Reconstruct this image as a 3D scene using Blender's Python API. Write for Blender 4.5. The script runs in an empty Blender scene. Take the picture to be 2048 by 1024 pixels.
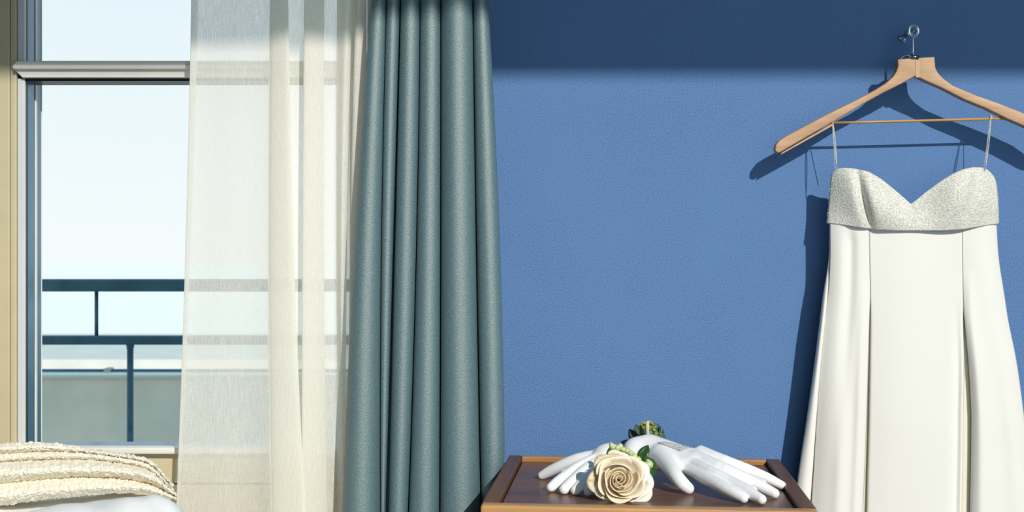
import bpy, bmesh, math, random
import numpy as np
from mathutils import Vector, Matrix

S = bpy.context.scene
COL = S.collection
rng = np.random.default_rng(7)
random.seed(7)

# ------------------------------------------------------------------ camera, sky, sun, exposure
F = 2444.0            # focal length in pixels of the 2048 px wide frame
EYE = 1.0             # eye height
WALL = 2.2            # distance to the blue wall
cd = bpy.data.cameras.new('camera'); cam = bpy.data.objects.new('camera', cd); COL.objects.link(cam)
cd.sensor_width = 36.0; cd.lens = 36.0 * F / 2048.0
S.cycles.transparent_max_bounces = 40; S.cycles.max_bounces = 20; S.cycles.diffuse_bounces = 8; S.cycles.transmission_bounces = 14
cam.location = (0, 0, EYE); cam.rotation_euler = (math.pi / 2, 0, 0)
cd.clip_start = 0.02; cd.clip_end = 5000
cd.dof.use_dof = True; cd.dof.focus_distance = 2.06; cd.dof.aperture_fstop = 8.0
S.camera = cam

w = bpy.data.worlds.new('sky'); S.world = w; w.use_nodes = True
nt = w.node_tree; nt.nodes.clear()
tc = nt.nodes.new('ShaderNodeTexCoord'); sep = nt.nodes.new('ShaderNodeSeparateXYZ')
ramp = nt.nodes.new('ShaderNodeValToRGB'); bg = nt.nodes.new('ShaderNodeBackground'); wo = nt.nodes.new('ShaderNodeOutputWorld')
nt.links.new(tc.outputs['Generated'], sep.inputs[0]); nt.links.new(sep.outputs['Z'], ramp.inputs[0])
nt.links.new(ramp.outputs[0], bg.inputs[0]); nt.links.new(bg.outputs[0], wo.inputs[0])
e = ramp.color_ramp.elements
e[0].position = 0.0; e[0].color = (0.91, 0.93, 0.945, 1)
e[1].position = 0.10; e[1].color = (0.85, 0.905, 0.94, 1)
for p, c in ((0.22, (0.77, 0.87, 0.935, 1)), (0.5, (0.50, 0.77, 0.93, 1)), (1.0, (0.30, 0.60, 0.84, 1))):
    q = e.new(p); q.color = c
bg.inputs[1].default_value = 1.10

SUN_DIR = Vector((-0.44, 1.0, -0.60))          # comes over the viewer's right shoulder
sl = bpy.data.lights.new('sun', 'SUN'); so = bpy.data.objects.new('sun', sl); COL.objects.link(so)
so.rotation_euler = SUN_DIR.to_track_quat('-Z', 'Y').to_euler(); so.location = (2, -4, 5)
sl.energy = 3.35; sl.angle = math.radians(0.5); sl.color = (1.0, 0.965, 0.90)

vs = S.view_settings
vs.view_transform = 'Standard'; vs.look = 'None'; vs.exposure = 0.0; vs.gamma = 1.0; vs.use_curve_mapping = False

# ------------------------------------------------------------------ helpers
def P(px, row, y):
    """a point of the room seen in the direction of (px, row), y metres away"""
    return np.array([(px - 1024.0) / F * y, y, EYE - (row - 512.0) / F * y])

PANEL = 0.6386        # top of the nightstand's inset panel
def Q(px, row, h, top=PANEL):
    """a point h above the nightstand panel seen in the direction of (px, row)"""
    return P(px, row, (EYE - top - h) * F / (row - 512.0))

def tag(o, label=None, cat=None, group=None, kind=None):
    if label: o['label'] = label
    if cat: o['category'] = cat
    if group: o['group'] = group
    if kind: o['kind'] = kind
    return o

def thing(name, loc, label, cat, group=None, rz=0.0):
    o = bpy.data.objects.new(name, None); COL.objects.link(o)
    o.empty_display_size = 0.05
    o.location = loc; o.rotation_euler = (0, 0, rz)
    return tag(o, label, cat, group)

def origin(o):
    v = Vector((0, 0, 0))
    while o is not None:
        v += Vector(o.location); o = o.parent
    return v

def mesh_obj(name, verts, faces, mat, parent=None, smooth=True, local=False):
    v = np.array(verts, dtype=float).reshape(-1, 3)
    if parent is not None and not local:
        v = v - np.array(origin(parent))
    me = bpy.data.meshes.new(name)
    me.from_pydata([tuple(a) for a in v], [], [tuple(int(i) for i in f) for f in faces])
    me.update()
    if smooth: me.polygons.foreach_set('use_smooth', [True] * len(me.polygons))
    if mat: me.materials.append(mat)
    o = bpy.data.objects.new(name, me); COL.objects.link(o)
    if parent is not None: o.parent = parent
    return o

def bm_obj(name, bm, mat, parent=None, smooth=False, local=False):
    me = bpy.data.meshes.new(name)
    if parent is not None and not local:
        bmesh.ops.translate(bm, verts=bm.verts, vec=-origin(parent))
    bm.normal_update(); bm.to_mesh(me); bm.free()
    if smooth: me.polygons.foreach_set('use_smooth', [True] * len(me.polygons))
    if mat: me.materials.append(mat)
    o = bpy.data.objects.new(name, me); COL.objects.link(o)
    if parent is not None: o.parent = parent
    return o

def add_box(bm, lo, hi, bevel=0.0, seg=2):
    lo = Vector(lo); hi = Vector(hi)
    r = bmesh.ops.create_cube(bm, size=1.0)
    vs_ = r['verts']
    for v in vs_:
        v.co = Vector(((lo[i] + hi[i]) / 2 + v.co[i] * (hi[i] - lo[i])) for i in range(3))
    if bevel > 0:
        es = list({ed for v in vs_ for ed in v.link_edges})
        bmesh.ops.bevel(bm, geom=es, offset=bevel, segments=seg, affect='EDGES', profile=0.5)

def box(name, lo, hi, mat, parent=None, bevel=0.0, local=False, seg=2):
    bm = bmesh.new(); add_box(bm, lo, hi, bevel, seg)
    return bm_obj(name, bm, mat, parent, local=local)

def add_prism(bm, pts, y0, y1, bevel=0.0):
    """outline in (x, z), thickness y0..y1"""
    vsx = [bm.verts.new((p[0], y0, p[1])) for p in pts]
    f = bm.faces.new(vsx)
    r = bmesh.ops.extrude_face_region(bm, geom=[f])
    nv = [g for g in r['geom'] if isinstance(g, bmesh.types.BMVert)]
    for v in nv: v.co.y = y1
    bmesh.ops.recalc_face_normals(bm, faces=bm.faces)
    if bevel > 0:
        es = [ed for ed in bm.edges if abs(ed.verts[0].co.y - ed.verts[1].co.y) < 1e-7]
        bmesh.ops.bevel(bm, geom=es, offset=bevel, segments=3, affect='EDGES', profile=0.5)
    bmesh.ops.triangulate(bm, faces=[f for f in bm.faces if len(f.verts) > 4])

def tube(pts, rad, seg=10, cap=True):
    pts = np.array(pts, float); n = len(pts)
    rad = np.full(n, rad) if np.isscalar(rad) else np.array(rad, float)
    T = np.gradient(pts, axis=0); T /= np.linalg.norm(T, axis=1)[:, None] + 1e-12
    up = np.array([0, 0, 1.0]) if abs(T[0][2]) < 0.9 else np.array([0, 1.0, 0])
    N = np.cross(T[0], up); N /= np.linalg.norm(N)
    verts = []
    for i in range(n):
        N = N - T[i] * np.dot(N, T[i]); N /= np.linalg.norm(N) + 1e-12
        B = np.cross(T[i], N)
        for k in range(seg):
            a = 2 * math.pi * k / seg
            verts.append(pts[i] + rad[i] * (math.cos(a) * N + math.sin(a) * B))
    faces = [(i * seg + k, i * seg + (k + 1) % seg, (i + 1) * seg + (k + 1) % seg, (i + 1) * seg + k) for i in range(n - 1) for k in range(seg)]
    if cap:
        faces.append(tuple(reversed(range(seg)))); faces.append(tuple((n - 1) * seg + k for k in range(seg)))
    return np.array(verts), faces

def ring(center, R, r, axis=(0, 1, 0), seg=36, sec=14):
    c = np.array(center); a = np.array(axis, float); a /= np.linalg.norm(a)
    u = np.cross(a, [0, 0, 1.0]); u /= np.linalg.norm(u); v = np.cross(a, u)
    verts = []; faces = []
    for i in range(seg):
        th = 2 * math.pi * i / seg; d = math.cos(th) * u + math.sin(th) * v
        for k in range(sec):
            ph = 2 * math.pi * k / sec
            verts.append(c + d * (R + r * math.cos(ph)) + a * r * math.sin(ph))
    for i in range(seg):
        for k in range(sec):
            faces.append((i * sec + k, i * sec + (k + 1) % sec, ((i + 1) % seg) * sec + (k + 1) % sec, ((i + 1) % seg) * sec + k))
    return verts, faces

def join_parts(lst):
    V = []; Fc = []; o = 0
    for v, f in lst:
        v = np.array(v); V.append(v); Fc += [tuple(i + o for i in t) for t in f]; o += len(v)
    return np.vstack(V), Fc

def grid_faces(nu, nv, closed_u=False):
    fs = []
    for i in range(nu if closed_u else nu - 1):
        for j in range(nv - 1):
            a = i * nv + j; b = ((i + 1) % nu) * nv + j
            fs.append((a, b, b + 1, a + 1))
    return fs

def solidify(o, t, offset=0.0):
    m = o.modifiers.new('thickness', 'SOLIDIFY'); m.thickness = t; m.offset = offset
    return o

def catmull(K, n):
    """K: (m, d) key points -> n smooth samples"""
    K = np.array(K, float); m = len(K)
    t = np.linspace(0, m - 1, n); i = np.clip(t.astype(int), 0, m - 2); f = (t - i)[:, None]
    p0 = K[np.clip(i - 1, 0, m - 1)]; p1 = K[i]; p2 = K[i + 1]; p3 = K[np.clip(i + 2, 0, m - 1)]
    return 0.5 * ((2 * p1) + (-p0 + p2) * f + (2 * p0 - 5 * p1 + 4 * p2 - p3) * f ** 2 + (-p0 + 3 * p1 - 3 * p2 + p3) * f ** 3)

def vnoise(x, y, seed=0):
    """cheap smooth 2-D noise, -1..1"""
    r = np.random.default_rng(seed); s = np.zeros_like(x, float)
    for k in range(7):
        a = r.uniform(0, 2 * math.pi); fq = r.uniform(0.7, 1.6); ph = r.uniform(0, 6.28)
        s += np.sin((x * math.cos(a) + y * math.sin(a)) * fq * 2 * math.pi + ph)
    return s / 4.0

# ------------------------------------------------------------------ materials
def nodes_of(name):
    m = bpy.data.materials.new(name); m.use_nodes = True
    n = m.node_tree; b = n.nodes['Principled BSDF']
    return m, n, b

def mixrgb(n, fac, c1, c2, mode='MIX'):
    x = n.nodes.new('ShaderNodeMix'); x.data_type = 'RGBA'; x.blend_type = mode
    if fac is not None:
        if hasattr(fac, 'is_linked'): n.links.new(fac, x.inputs[0])
        else: x.inputs[0].default_value = fac
    for k, c in ((6, c1), (7, c2)):
        if hasattr(c, 'is_linked'): n.links.new(c, x.inputs[k])
        else: x.inputs[k].default_value = (*c, 1)
    return x.outputs[2]

def noise(n, scale, detail=3.0, stretch=(1, 1, 1), rough=0.5, rot=(0, 0, 0)):
    tc = n.nodes.new('ShaderNodeTexCoord'); mp = n.nodes.new('ShaderNodeMapping'); t = n.nodes.new('ShaderNodeTexNoise')
    mp.inputs['Scale'].default_value = stretch; mp.inputs['Rotation'].default_value = rot
    t.inputs['Scale'].default_value = scale; t.inputs['Detail'].default_value = detail; t.inputs['Roughness'].default_value = rough
    n.links.new(tc.outputs['Object'], mp.inputs[0]); n.links.new(mp.outputs[0], t.inputs['Vector'])
    return t.outputs['Fac']

def ramp_of(n, src, a, b):
    r = n.nodes.new('ShaderNodeMapRange'); r.inputs[1].default_value = a; r.inputs[2].default_value = b
    n.links.new(src, r.inputs[0]); return r.outputs[0]

def bump(n, b, src, strength, dist=0.001):
    x = n.nodes.new('ShaderNodeBump'); x.inputs['Strength'].default_value = strength; x.inputs['Distance'].default_value = dist
    n.links.new(src, x.inputs['Height']); n.links.new(x.outputs[0], b.inputs['Normal'])

def plain(name, c, rough=0.5, metal=0.0, var=0.0, scale=30, bmp=0.0, bscale=300, spec=0.5, c2=None, sheen=0.0):
    m, n, b = nodes_of(name)
    b.inputs['Base Color'].default_value = (*c, 1); b.inputs['Roughness'].default_value = rough
    b.inputs['Metallic'].default_value = metal; b.inputs['Specular IOR Level'].default_value = spec
    if sheen: b.inputs['Sheen Weight'].default_value = sheen
    if var or c2:
        d = c2 or tuple(x * (1 - var) for x in c)
        n.links.new(mixrgb(n, ramp_of(n, noise(n, scale), 0.35, 0.65), c, d), b.inputs['Base Color'])
    if bmp: bump(n, b, noise(n, bscale, 2), bmp)
    return m

def wood(name, c1, c2, axis='x', rough=0.35, scale=9, fine=60, coat=0.0, rot=(0, 0, 0), spec=0.5):
    m, n, b = nodes_of(name)
    st = {'x': (0.12, 1, 1), 'y': (1, 0.12, 1), 'z': (1, 1, 0.12)}[axis]
    st2 = {'x': (0.04, 1, 1), 'y': (1, 0.04, 1), 'z': (1, 1, 0.04)}[axis]
    a = ramp_of(n, noise(n, scale, 6, st, 0.62, rot), 0.36, 0.66)
    g = ramp_of(n, noise(n, fine * 4, 4, st2, 0.6, rot), 0.40, 0.62)
    col = mixrgb(n, a, c1, c2)
    dark = mixrgb(n, 0.55, c1, tuple(x * 0.5 for x in c1))
    mixg = n.nodes.new('ShaderNodeMath'); mixg.operation = 'MULTIPLY'; mixg.inputs[1].default_value = 0.55
    n.links.new(g, mixg.inputs[0])
    n.links.new(mixrgb(n, mixg.outputs[0], col, dark), b.inputs['Base Color'])
    b.inputs['Roughness'].default_value = rough; b.inputs['Coat Weight'].default_value = coat; b.inputs['Specular IOR Level'].default_value = spec
    bump(n, b, g, 0.12, 0.0006)
    return m

def weave(name, c, rough=0.85, sx=1100, sz=900, amt=0.25, bstr=0.35, sat=0.0):
    """cloth with crossing threads"""
    m, n, b = nodes_of(name)
    a = noise(n, sx, 2, (1, 1, 0.45)); d = noise(n, sz, 2, (0.4, 0.4, 1))
    mx = n.nodes.new('ShaderNodeMath'); mx.operation = 'ADD'; n.links.new(a, mx.inputs[0]); n.links.new(d, mx.inputs[1])
    h = ramp_of(n, mx.outputs[0], 0.75, 1.25)
    n.links.new(mixrgb(n, h, tuple(x * (1 - amt) for x in c), tuple(min(1, x * (1 + amt)) for x in c)), b.inputs['Base Color'])
    b.inputs['Roughness'].default_value = rough; b.inputs['Specular IOR Level'].default_value = 0.25; b.inputs['Metallic'].default_value = sat
    bump(n, b, h, bstr, 0.0008)
    return m

M = {}
def blue_wall():
    m, n, b = nodes_of('blue wallpaper')
    c = (0.102, 0.207, 0.420)
    g = ramp_of(n, noise(n, 520, 3, (1, 1, 0.8)), 0.3, 0.7)
    big = ramp_of(n, noise(n, 6, 4), 0.3, 0.7)
    col = mixrgb(n, g, tuple(x * 0.70 for x in c), tuple(x * 1.30 for x in c))
    col = mixrgb(n, big, col, mixrgb(n, 0.5, col, tuple(x * 1.1 for x in c)))
    n.links.new(col, b.inputs['Base Color'])
    b.inputs['Roughness'].default_value = 0.75; b.inputs['Specular IOR Level'].default_value = 0.3
    bump(n, b, g, 0.6, 0.0009)
    return m
M['blue'] = blue_wall()
M['beige'] = plain('painted beige boards', (0.60, 0.52, 0.33), 0.5, var=0.07, scale=14, bmp=0.1, bscale=150)
M['white_frame'] = plain('white window frame', (0.80, 0.77, 0.70), 0.35, var=0.05, scale=20)
M['grey_frame'] = plain('light grey sash', (0.66, 0.68, 0.67), 0.35, var=0.05, scale=20)
M['gasket'] = plain('black gasket', (0.012, 0.018, 0.022), 0.4)
M['blue_alu'] = plain('blue grey aluminium', (0.07, 0.19, 0.31), 0.22, metal=0.35, var=0.1, scale=40)
M['white_wall'] = plain('pale blue plaster', (0.40, 0.60, 0.70), 0.8, var=0.04, scale=6, bmp=0.1, bscale=200)
M['carpet'] = plain('blue grey carpet', (0.06, 0.13, 0.19), 0.95, var=0.3, scale=250, bmp=0.5, bscale=500)
M['rail'] = plain('blue painted steel', (0.055, 0.165, 0.26), 0.45, var=0.35, scale=14)
M['concrete'] = plain('pale concrete', (0.98, 0.90, 0.76), 0.9, var=0.14, scale=5, bmp=0.3, bscale=80)
M['ledge'] = plain('sunlit roof ledge', (0.62, 0.60, 0.55), 0.9, var=0.1, scale=4)
M['tile'] = plain('grey balcony tile', (0.75, 0.74, 0.70), 0.7, var=0.1, scale=8)

def glass():
    m, n, b = nodes_of('window glass'); n.nodes.remove(b)
    out = n.nodes['Material Output']; t = n.nodes.new('ShaderNodeBsdfTransparent'); g = n.nodes.new('ShaderNodeBsdfGlossy')
    t.inputs[0].default_value = (0.965, 0.985, 0.98, 1); g.inputs['Roughness'].default_value = 0.01
    fr = n.nodes.new('ShaderNodeFresnel'); fr.inputs[0].default_value = 1.25
    x = n.nodes.new('ShaderNodeMixShader'); n.links.new(fr.outputs[0], x.inputs[0]); n.links.new(t.outputs[0], x.inputs[1]); n.links.new(g.outputs[0], x.inputs[2])
    n.links.new(x.outputs[0], out.inputs[0]); return m
M['glass'] = glass()

def sea_mat():
    m, n, b = nodes_of('hazy sea')
    n.links.new(mixrgb(n, ramp_of(n, noise(n, 0.02, 3, (0.2, 1, 1)), 0.3, 0.7), (1.0, 0.94, 0.87), (0.98, 0.91, 0.84)), b.inputs['Base Color'])  # distant haze is put into the near-white base colour
    b.inputs['Roughness'].default_value = 0.35
    return m
M['sea'] = sea_mat()

def sheer_mat():
    m, n, b = nodes_of('sheer voile'); n.nodes.remove(b)
    out = n.nodes['Material Output']
    t = n.nodes.new('ShaderNodeBsdfTransparent'); t.inputs[0].default_value = (1, 1, 1, 1)
    d = n.nodes.new('ShaderNodeBsdfDiffuse'); d.inputs[0].default_value = (0.99, 0.965, 0.88, 1)
    l = n.nodes.new('ShaderNodeBsdfTranslucent'); l.inputs[0].default_value = (0.99, 0.97, 0.90, 1)
    c = n.nodes.new('ShaderNodeMixShader'); c.inputs[0].default_value = 0.36
    n.links.new(d.outputs[0], c.inputs[1]); n.links.new(l.outputs[0], c.inputs[2])
    a = noise(n, 900, 1, (1, 1, 0.05)); f2 = noise(n, 800, 1, (0.5, 0.5, 1))
    mx = n.nodes.new('ShaderNodeMath'); mx.operation = 'ADD'; n.links.new(a, mx.inputs[0]); n.links.new(f2, mx.inputs[1])
    r = n.nodes.new('ShaderNodeMapRange'); r.inputs[1].default_value = 0.72; r.inputs[2].default_value = 1.28
    r.inputs[3].default_value = 0.58; r.inputs[4].default_value = 0.83
    n.links.new(mx.outputs[0], r.inputs[0])
    x = n.nodes.new('ShaderNodeMixShader'); n.links.new(r.outputs[0], x.inputs[0])
    n.links.new(t.outputs[0], x.inputs[1]); n.links.new(c.outputs[0], x.inputs[2]); n.links.new(x.outputs[0], out.inputs[0])
    return m
M['sheer'] = sheer_mat()
M['curtain'] = weave('teal grey curtain cloth', (0.080, 0.168, 0.200), 0.55, 1000, 1000, 0.36, 0.40)
_b = M['curtain'].node_tree.nodes['Principled BSDF']; _b.inputs['IOR'].default_value = 1.9; _b.inputs['Specular IOR Level'].default_value = 0.85; _b.inputs['Specular Tint'].default_value = (1.0, 0.95, 0.80, 1)
M['satin'] = weave('ivory satin', (0.82, 0.80, 0.74), 0.45, 1600, 1600, 0.02, 0.05)
M['lining'] = weave('cream lining', (0.78, 0.72, 0.55), 0.6, 1400, 1400, 0.04, 0.08)
M['bodice'] = weave('silvery beaded cloth', (0.70, 0.69, 0.61), 0.5, 700, 700, 0.30, 0.5)
def bead_mat():
    m, n, b = nodes_of('pearl beads')
    v = ramp_of(n, noise(n, 420, 1), 0.35, 0.65)
    n.links.new(mixrgb(n, v, (0.68, 0.67, 0.58), (0.97, 0.96, 0.90)), b.inputs['Base Color'])
    b.inputs['Roughness'].default_value = 0.28; b.inputs['Metallic'].default_value = 0.15
    return m
M['bead'] = bead_mat()
M['chrome'] = plain('chrome', (0.82, 0.83, 0.84), 0.06, metal=1.0)
M['dark_chrome'] = plain('dark chrome', (0.30, 0.33, 0.38), 0.12, metal=1.0)
M['oak'] = wood('warm oak', (0.60, 0.37, 0.205), (0.43, 0.235, 0.115), 'x', 0.5, 26, 45)
M['oak_end'] = wood('pale oak', (0.64, 0.41, 0.24), (0.55, 0.33, 0.18), 'z', 0.5, 22, 45)
M['oak_rod'] = wood('orange oak rod', (0.62, 0.34, 0.10), (0.52, 0.27, 0.07), 'x', 0.45, 20, 40)
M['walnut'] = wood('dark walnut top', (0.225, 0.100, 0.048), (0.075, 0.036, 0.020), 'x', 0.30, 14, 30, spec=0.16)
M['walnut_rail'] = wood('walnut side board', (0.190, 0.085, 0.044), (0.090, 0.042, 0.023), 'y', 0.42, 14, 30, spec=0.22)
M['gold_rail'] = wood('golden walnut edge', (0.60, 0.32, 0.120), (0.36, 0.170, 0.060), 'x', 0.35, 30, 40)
M['porcelain'] = plain('glossy white plastic', (0.93, 0.93, 0.93), 0.32, spec=0.5, var=0.01, scale=15)
M['lace'] = weave('grey lace mesh', (0.62, 0.62, 0.60), 0.7, 900, 700, 0.35, 0.6)
M['towel'] = plain('cream terry', (0.93, 0.87, 0.725), 0.95, var=0.08, scale=220, bmp=0.8, bscale=700, sheen=0.2)
M['sheet'] = plain('white cotton sheet', (0.94, 0.945, 0.95), 0.8, var=0.01, scale=10, bmp=0.1, bscale=500)
M['leaf'] = plain('dark green leaf', (0.035, 0.115, 0.022), 0.3, c2=(0.018, 0.06, 0.018), scale=60)
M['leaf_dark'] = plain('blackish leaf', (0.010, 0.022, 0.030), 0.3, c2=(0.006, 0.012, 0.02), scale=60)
M['leaf_glint'] = plain('leaf with glint colour', (0.30, 0.42, 0.30), 0.3, c2=(0.10, 0.19, 0.12), scale=70)  # whitish glint on the leaf put into its pale base colour
M['bud'] = plain('pale green bud', (0.62, 0.66, 0.36), 0.4, c2=(0.45, 0.52, 0.18), scale=120)
M['floret'] = plain('yellow green floret', (0.40, 0.44, 0.07), 0.6, c2=(0.16, 0.24, 0.035), scale=55)
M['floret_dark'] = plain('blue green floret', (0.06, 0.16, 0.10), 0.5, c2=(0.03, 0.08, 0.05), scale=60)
M['stem'] = plain('pale stem', (0.66, 0.60, 0.47), 0.6, var=0.15, scale=90)
def petal_mat(name, c, tip, spots=0.0):
    m, n, b = nodes_of(name)
    col = mixrgb(n, ramp_of(n, noise(n, 26, 4), 0.35, 0.70), c, tip)
    if spots:
        k = n.nodes.new('ShaderNodeMath'); k.operation = 'MULTIPLY'; k.inputs[1].default_value = spots
        n.links.new(ramp_of(n, noise(n, 120, 5), 0.52, 0.66), k.inputs[0])
        col = mixrgb(n, k.outputs[0], col, (0.36, 0.25, 0.12))
    n.links.new(col, b.inputs['Base Color'])
    b.inputs['Roughness'].default_value = 0.6; b.inputs['Subsurface Weight'].default_value = 0.12
    b.inputs['Subsurface Radius'].default_value = (0.004, 0.003, 0.0015); b.inputs['Subsurface Scale'].default_value = 1.0
    bump(n, b, noise(n, 90, 3, (1, 1, 0.4)), 0.15, 0.001)
    return m
M['petal'] = petal_mat('cream petal', (0.88, 0.80, 0.63), (0.80, 0.66, 0.44))
M['petal_white'] = petal_mat('white outer petal', (0.90, 0.87, 0.80), (0.84, 0.76, 0.62))
M['petal_spot'] = petal_mat('spotted guard petal', (0.74, 0.64, 0.46), (0.60, 0.48, 0.30), 0.7)

# ------------------------------------------------------------------ the room
LINTEL = 3.124
def structure(o): o['kind'] = 'structure'; return o
WX1 = -0.262          # right edge of the window opening
WX0 = -0.8890          # left edge of the opening in the wall
SILL = 0.638
HEAD = 2.35
structure(box('floor', (-2.7, -0.8, -0.1), (2.6, 2.35, 0.0), M['carpet']))
structure(box('ceiling', (-2.7, -0.6, 3.25), (2.6, 2.35, 3.50), M['white_wall']))
structure(box('wall_left', (-2.7, -0.6, 0.0), (-2.55, 2.2, 3.25), M['white_wall']))
structure(box('wall_right', (2.42, -0.6, 0.0), (2.6, 2.2, 3.25), M['white_wall']))
structure(box('wall_back', (-0.16, WALL, 0.0), (2.6, WALL + 0.15, 3.25), M['blue']))
bm = bmesh.new()                                             # wall behind the viewer with its wide balcony opening
add_box(bm, (-2.7, -0.8, 0.0), (-0.05, -0.6, 3.50)); add_box(bm, (2.38, -0.8, 0.0), (2.6, -0.6, 3.50)); add_box(bm, (-0.05, -0.8, LINTEL), (2.38, -0.6, 3.50))
structure(bm_obj('wall_front', bm, M['white_wall']))
# the window wall: masonry round the opening
bm = bmesh.new()
add_box(bm, (-2.7, WALL + 0.012, 0), (WX0, WALL + 0.074, 3.25)); add_box(bm, (WX1, WALL + 0.012, 0), (-0.16, WALL + 0.074, 3.25))
add_box(bm, (WX0, WALL + 0.012, 0), (WX1, WALL + 0.074, SILL - 0.001)); add_box(bm, (WX0, WALL + 0.012, HEAD), (WX1, WALL + 0.074, 3.25))
wl = structure(bm_obj('wall_window', bm, M['beige']))
xj = P(22, 0, WALL)[0]
xb = -1.3
box('panel', (xb + 0.085, WALL - 0.004, 0.0), (xj - 0.001, WALL + 0.012, 3.25), M['beige'], wl, 0.002)
box('panel', (xj + 0.0005, WALL - 0.005, P(0, 907.5, WALL - 0.02)[2]), (WX0 - 0.0012, WALL + 0.012, 3.25), M['beige'], wl, 0.002)
box('panel', (-1.7, WALL - 0.004, 0.0), (xb + 0.083, WALL + 0.012, 3.25), M['beige'], wl, 0.002)
zj = P(0, 967, WALL)[2]
box('panel', (xj + 0.0005, WALL - 0.004, zj + 0.001), (-0.17, WALL + 0.012, P(0, 908.5, WALL - 0.02)[2]), M['beige'], wl, 0.002)
box('panel', (xj + 0.0005, WALL - 0.004, 0.0), (-0.17, WALL + 0.012, zj - 0.0015), M['beige'], wl, 0.002)
box('panel', (WX1 + 0.002, WALL - 0.004, SILL), (-0.17, WALL + 0.012, 3.25), M['beige'], wl, 0.002)

# the window itself
win = structure(thing('window_1', (WX0, WALL, SILL), None, None))
fy0, fy1 = WALL - 0.004, WALL + 0.0035
x50 = P(51, 0, WALL)[0]
zm0, zm1 = P(0, 157, WALL)[2], P(0, 123.5, WALL)[2]          # transom bottom / top
box('stile', (WX0, fy0, SILL), (x50, fy1, zm0 - 0.0005), M['grey_frame'], win, 0.0015)
box('stile', (WX0, fy0, zm1 + 0.0005), (x50, fy1, HEAD), M['grey_frame'], win, 0.0015)
box('stile', (WX1 - 0.03, fy0, SILL), (WX1, fy1, HEAD), M['white_frame'], win, 0.0015)
# transom: profile with a pointed left end
bm = bmesh.new()
zc = (zm0 + zm1) / 2 + 0.004
xt = WX0 - 0.008
add_prism(bm, [(xt, zc), (WX0 + 0.012, zm0), (WX1 - 0.03, zm0), (WX1 - 0.03, zm1), (WX0 + 0.002, zm1)], fy0 - 0.008, WALL + 0.076, 0.0015)
tr = bm_obj('transom', bm, M['white_frame'], win)
bm = bmesh.new(); add_box(bm, (xt + 0.006, fy0 - 0.016, zc - 0.005), (WX1 - 0.03, fy0 - 0.006, zc + 0.003), 0.002)
bm_obj('transom_bead', bm, M['white_frame'], tr)
box('drip_gasket', (x50, fy0 + 0.002, zm0 - 0.005), (WX1 - 0.03, WALL + 0.05, zm0 - 0.0003), M['gasket'], win)
box('sill', (WX0 - 0.004, fy0 - 0.020, P(0, 908, WALL - 0.02)[2]), (WX1 + 0.004, fy1, P(0, 895, WALL - 0.02)[2]), M['white_frame'], win, 0.003)
box('head_frame', (WX0, fy0, HEAD - 0.04), (WX1, fy1, HEAD), M['white_frame'], win, 0.002)
# outer frame seen in the reveal: gasket, blue aluminium channel, white bead
for part, ya, yb2, dx, mt in (('gasket', .0036, .0115, 0.0, 'gasket'), ('aluminium_channel', .012, .0395, 0.0, 'blue_alu'), ('gasket', .040, .045, -.001, 'gasket'),
                            ('glazing_bead', .0455, .052, .0012, 'white_frame'), ('aluminium_channel', .0525, .073, 0.0, 'blue_alu'), ('glazing_bead', .0735, .076, .0008, 'white_frame')):
    box(part, (x50 - .02, WALL + ya, SILL), (x50 + dx, WALL + yb2, HEAD), M[mt], win)
box('aluminium_sill', (x50 - 0.15, WALL + 0.09, SILL - 0.01), (WX1 - 0.005, WALL + 0.155, 0.6425), M['blue_alu'], win, 0.003)
box('gasket', (x50 - .004, WALL + .070, SILL - .01), (WX1 - .006, WALL + .077, 0.6418), M['gasket'], win)
yg = WALL + 0.078
box('pane', (x50 - 0.004, yg, SILL), (WX1 - 0.006, yg + 0.005, HEAD), M['glass'], win)

# ------------------------------------------------------------------ outside: balcony, parapet, roof ledge, sea
structure(box('balcony_floor', (-4.0, WALL + 0.16, -0.1), (2.5, 4.62, 0.0), M['tile']))
RY = 3.6
rl = thing('balcony_railing', (P(190, 0, RY)[0], RY, 0.0), 'dark blue steel balcony railing outside the window', 'railing')
def zr(row, y): return P(0, row, y)[2]
box('top_rail', (-3.6, RY - 0.02, zr(583, RY)), (2.3, RY + 0.02, zr(558, RY)), M['rail'], rl, 0.006)
box('middle_rail', (-3.6, RY - 0.018, zr(689, RY)), (2.3, RY + 0.018, zr(671, RY)), M['rail'], rl, 0.005)
box('bottom_rail', (-3.6, RY - 0.014, zr(912, RY)), (2.3, RY + 0.014, zr(896, RY)), M['rail'], rl, 0.004)
for k in range(-2, 4):
    x = P(193, 0, RY)[0] + 0.80 * k
    v, f = tube([(x, RY, zr(675, RY)), (x, RY, zr(580, RY))], 0.0056, 12)
    mesh_obj('short_post', v, f, M['rail'], rl)
    x = P(260.5, 0, RY)[0] + 0.80 * k
    v, f = tube([(x, RY, 0.0), (x, RY, zr(700, RY)), (x, RY, zr(690, RY)), (x, RY, zr(684, RY))], [0.0095, 0.0095, 0.012, 0.014], 12)
    mesh_obj('long_post', v, f, M['rail'], rl)
PY = 4.4
pw = thing('balcony_parapet', (-1.0, PY, 0.0), 'pale grey concrete parapet behind the blue balcony railing', 'parapet')
box('parapet_wall', (-4.0, PY, 0.0), (2.5, PY + 0.16, zr(757, PY)), M['concrete'], pw, 0.004)
box('coping', (-4.0, PY - 0.012, zr(757, PY) + 0.0005), (2.5, PY + 0.17, zr(749, PY)), M['white_frame'], pw, 0.004)
gr = box('guard_rail', (-4.0, PY + 0.10, zr(748, PY + .1) + 0.004), (2.5, PY + 0.13, zr(739, PY + .1)), M['rail'], pw, 0.004)
for k in range(-3, 4):
    x = P(215, 0, PY + .1)[0] + 0.95 * k
    box('rail_clip', (x - 0.012, PY + 0.09, zr(757, PY)), (x + 0.012, PY + 0.14, zr(736, PY + .1)), M['ledge'], pw, 0.004)
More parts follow.
